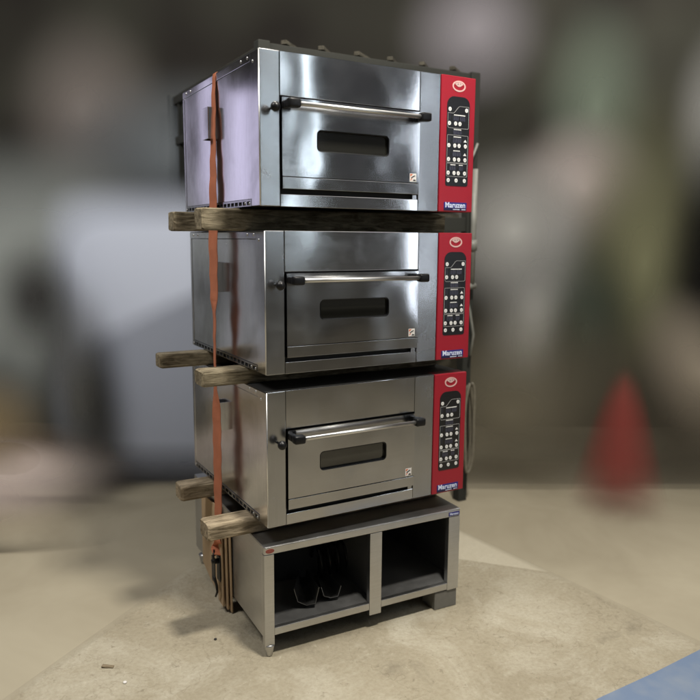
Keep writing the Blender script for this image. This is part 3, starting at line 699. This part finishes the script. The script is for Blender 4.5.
# pipes and hoses at the right of the rack
PIPE = simple('pale_pipe', (.20, .20, .18), .45, noise=.6, nscale=12); HOSE = simple('beige_hose', (.16, .145, .11), .6, noise=.4)
bm = bmesh.new(); tube(bm, [(1.672, .93, 1.30), (1.672, .93, 1.95)], .016, 12); tube(bm, [(1.672, .93, 1.50), (1.672, .93, 1.56)], .024, 12); tube(bm, [(1.62, .93, 1.30), (1.695, .93, 1.30)], .018, 10)
tag(obj('water_pipe', bm, PIPE, smooth=True), 'pale vertical pipe with a collar right of the ovens', 'pipe')
for i, (pts, lb) in enumerate((([(1.64, .94, 1.98), (1.665, .94, 2.03), (1.69, .94, 2.09)], 'thin pale rod slanting beside the top oven'),
                               ([(1.63, .93, 1.26), (1.665, .93, 1.16), (1.69, .92, 1.02), (1.67, .92, .90)], 'pale rod slanting down beside the middle oven'))):
    bm = bmesh.new(); tube(bm, pts, .007, 8); tag(obj('metal_rod', bm, PIPE, smooth=True), lb, 'rod')
bm = bmesh.new(); P = []
for k in range(120):
    a = k*2*PI/30; P.append((1.672+.032*math.sin(a)+.004*math.sin(k*.7), .90+.012*k/30, .47+.27*math.cos(a)*(1-.05*(k//30))))
tube(bm, P, .009, 8); tag(obj('hanging_hose', bm, HOSE, smooth=True), 'beige hose hanging in loops right of the lowest oven', 'hose')

# ---------------------------------------------------------------- things out of focus behind
def blob(name, a, b, z, ra, rb, rz, n_, q0, col, label, cat, tilt=0):
    bm = bmesh.new(); bmesh.ops.create_uvsphere(bm, u_segments=64, v_segments=40, radius=1)
    ex = 2/n_
    sg = lambda v, q: math.copysign(abs(v)**q, v)
    for v in bm.verts:          # pillow: superellipse outline in x,z, rounded thickness in y
        y = v.co.y; th = math.atan2(v.co.z, v.co.x); q = math.sqrt(max(0, 1-y*y))
        v.co = Vector((ra*q*sg(math.cos(th), ex), rb*y, rz*q*sg(math.sin(th), ex)))
    o = obj(name, bm, misty(name+'_skin', col, ra, rz, n_, q0), smooth=True)
    o.location = hall(a, b, z); o.rotation_euler = (0, tilt, -YAW)
    return tag(o, label, cat)
# left
blob('cabinet', -1.12, 4.35, .96, .82, .12, 1.02, 6, .62, (.40, .435, .53), 'tall pale blue grey cabinet, blurred, left of the ovens', 'cabinet')
blob('locker', -2.10, 4.8, 1.15, 1.05, .2, 1.20, 3, .3, (.25, .27, .265), 'grey locker at the left edge, blurred', 'locker')
blob('dark_round_shape', -1.81, 4.1, 1.22, .34, 0.05, .46, 2, .0, (.04, .04, .04), 'dark round shape on the grey locker front, blurred', 'dark_round_shape')  # made-up body for an unidentified dark round shape
blob('carton', -2.15, 4.0, .42, .52, 0.08, .50, 2.4, .0, (.25, .19, .11), 'brown carton low at the left edge, blurred', 'carton')
blob('dark_post', -1.56, 4.1, .62, .28, 0.08, .85, 2.4, .0, (.085, .085, .08), 'dark upright post between carton and cabinet, blurred', 'post')
blob('sack', -1.85, 3.60, .30, .75, 0.35, .32, 2, .0, (.52, .44, .42), 'pinkish sack lying on the floor at the left, blurred', 'sack')
blob('bundle', -1.83, 5.2, 2.42, .66, .15, .80, 2, .0, (.17, .15, .14), 'light brown round bundle high at upper left, blurred', 'bundle')
blob('cabinet_top_box', -1.05, 4.9, 2.10, 1.1, .15, .65, 2.2, .0, (.13, .145, .16), 'dim blue grey box on top of the cabinet, blurred', 'box')
# right
blob('pale_high_shape', .84, 5.3, 2.98, .62, .15, .60, 2, .0, (.27, .255, .28), 'pale round lamp made up high above the ovens, blurred', 'patch')  # made-up pale body standing in for a lighter area
blob('appliance', 1.34, 4.98, 0.92, .52, 0.09, 1.30, 2.4, .0, (0.522, 0.522, 0.507), 'tall light grey appliance right of the ovens, blurred', 'appliance')
blob('white_bag', 1.08, 4.84, 1.62, .66, 0.04, .66, 2, .0, (0.405, 0.405, 0.398), 'pale grey bag on top of the appliance, blurred', 'bag')
blob('pink_bag', 1.62, 5.14, 1.92, .62, 0.06, .62, 2, .0, (0.446, 0.392, 0.378), 'pinkish bag above and right of the appliance, blurred', 'bag')
blob('green_bundle', 1.72, 5.27, 2.5, .50, 0.05, .90, 2, .0, (0.169, 0.203, 0.162), 'grey green bundle above the pinkish bag, blurred', 'bundle')
blob('olive_cabinet', 1.9, 4.72, 1.42, .58, 0.07, 1.35, 2.2, .0, (0.168, 0.168, 0.102), 'tall olive cabinet behind the cone, blurred', 'cabinet')
blob('green_bin', 1.50, 4.55, 0.98, .40, 0.06, .80, 2.2, .0, (.045, .055, .043), 'dark green bin behind the cone, blurred', 'bin')
blob('black_door', 2.34, 4.58, 1.35, .40, 0.05, 1.15, 2.6, .0, (.010, .010, .010), 'black upright doorway shape at the right edge, blurred', 'door')
blob('grey_panel', 2.38, 4.9, 2.34, .34, 0.08, .75, 2, .0, (0.312, 0.312, 0.305), 'pale grey panel high at the right edge, blurred', 'panel')
blob('tan_sack', 2.12, 4.3, .78, .38, 0.05, .66, 2, .0, (0.288, 0.252, 0.204), 'tan grey sack at the right edge beside the cone, blurred', 'sack', tilt=-.5)
blob('olive_crate', 1.0, 4.4, .50, 1.2, .07, .84, 2.2, .0, (.15, .135, .10), 'olive grey crate low on the floor left of the cone, blurred', 'crate')
blob('dark_crate', 2.15, 4.42, .46, 1.15, .06, .84, 2.2, .0, (.075, .067, .052), 'dark crate low on the floor right of the cone, blurred', 'crate')
# cone
cn = thing('traffic_cone', 'red traffic cone standing on the floor at the right, blurred', 'cone', hall(1.585, 4.05), -YAW)
prof = [(.20, .0), (.205, .04), (.185, .10), (.165, .22), (.14, .36), (.114, .50), (.088, .64), (.060, .76), (.030, .83), (.004, .86)]
bm = bmesh.new()
NS = 14
for sh in range(NS):            # soft body built of thin nested shells
    f = 1.45-1.25*sh/(NS-1); zc = .36; fz = 1.02-.25*sh/(NS-1); rings = []
    for r_, z in prof: rings.append([bm.verts.new((r_*f*math.cos(2*PI*k/40), r_*f*math.sin(2*PI*k/40), max(.004+.001*sh, zc+(z-zc)*fz))) for k in range(40)])
    for a, c in zip(rings, rings[1:]):
        for k in range(40): bm.faces.new((a[k], a[(k+1) % 40], c[(k+1) % 40], c[k]))
    bm.faces.new(rings[-1])
obj('cone_body', bm, misty('red_cone_skin', (.34, .075, .066), shell=.068), cn, True)
bm = bmesh.new()
for sh in range(5):
    f = 1.15-.18*sh; bx(bm, -.20*f, .20*f, -.20*f, .20*f, .003+.001*sh, .045-.005*sh, bev=.012, seg=3)
obj('cone_base', bm, misty('cone_base_skin', (.40, .11, .09), shell=.045), cn, True)

scene.cycles.transparent_max_bounces = 64
scene.cycles.max_bounces = 8
scene.cycles.use_denoising = True
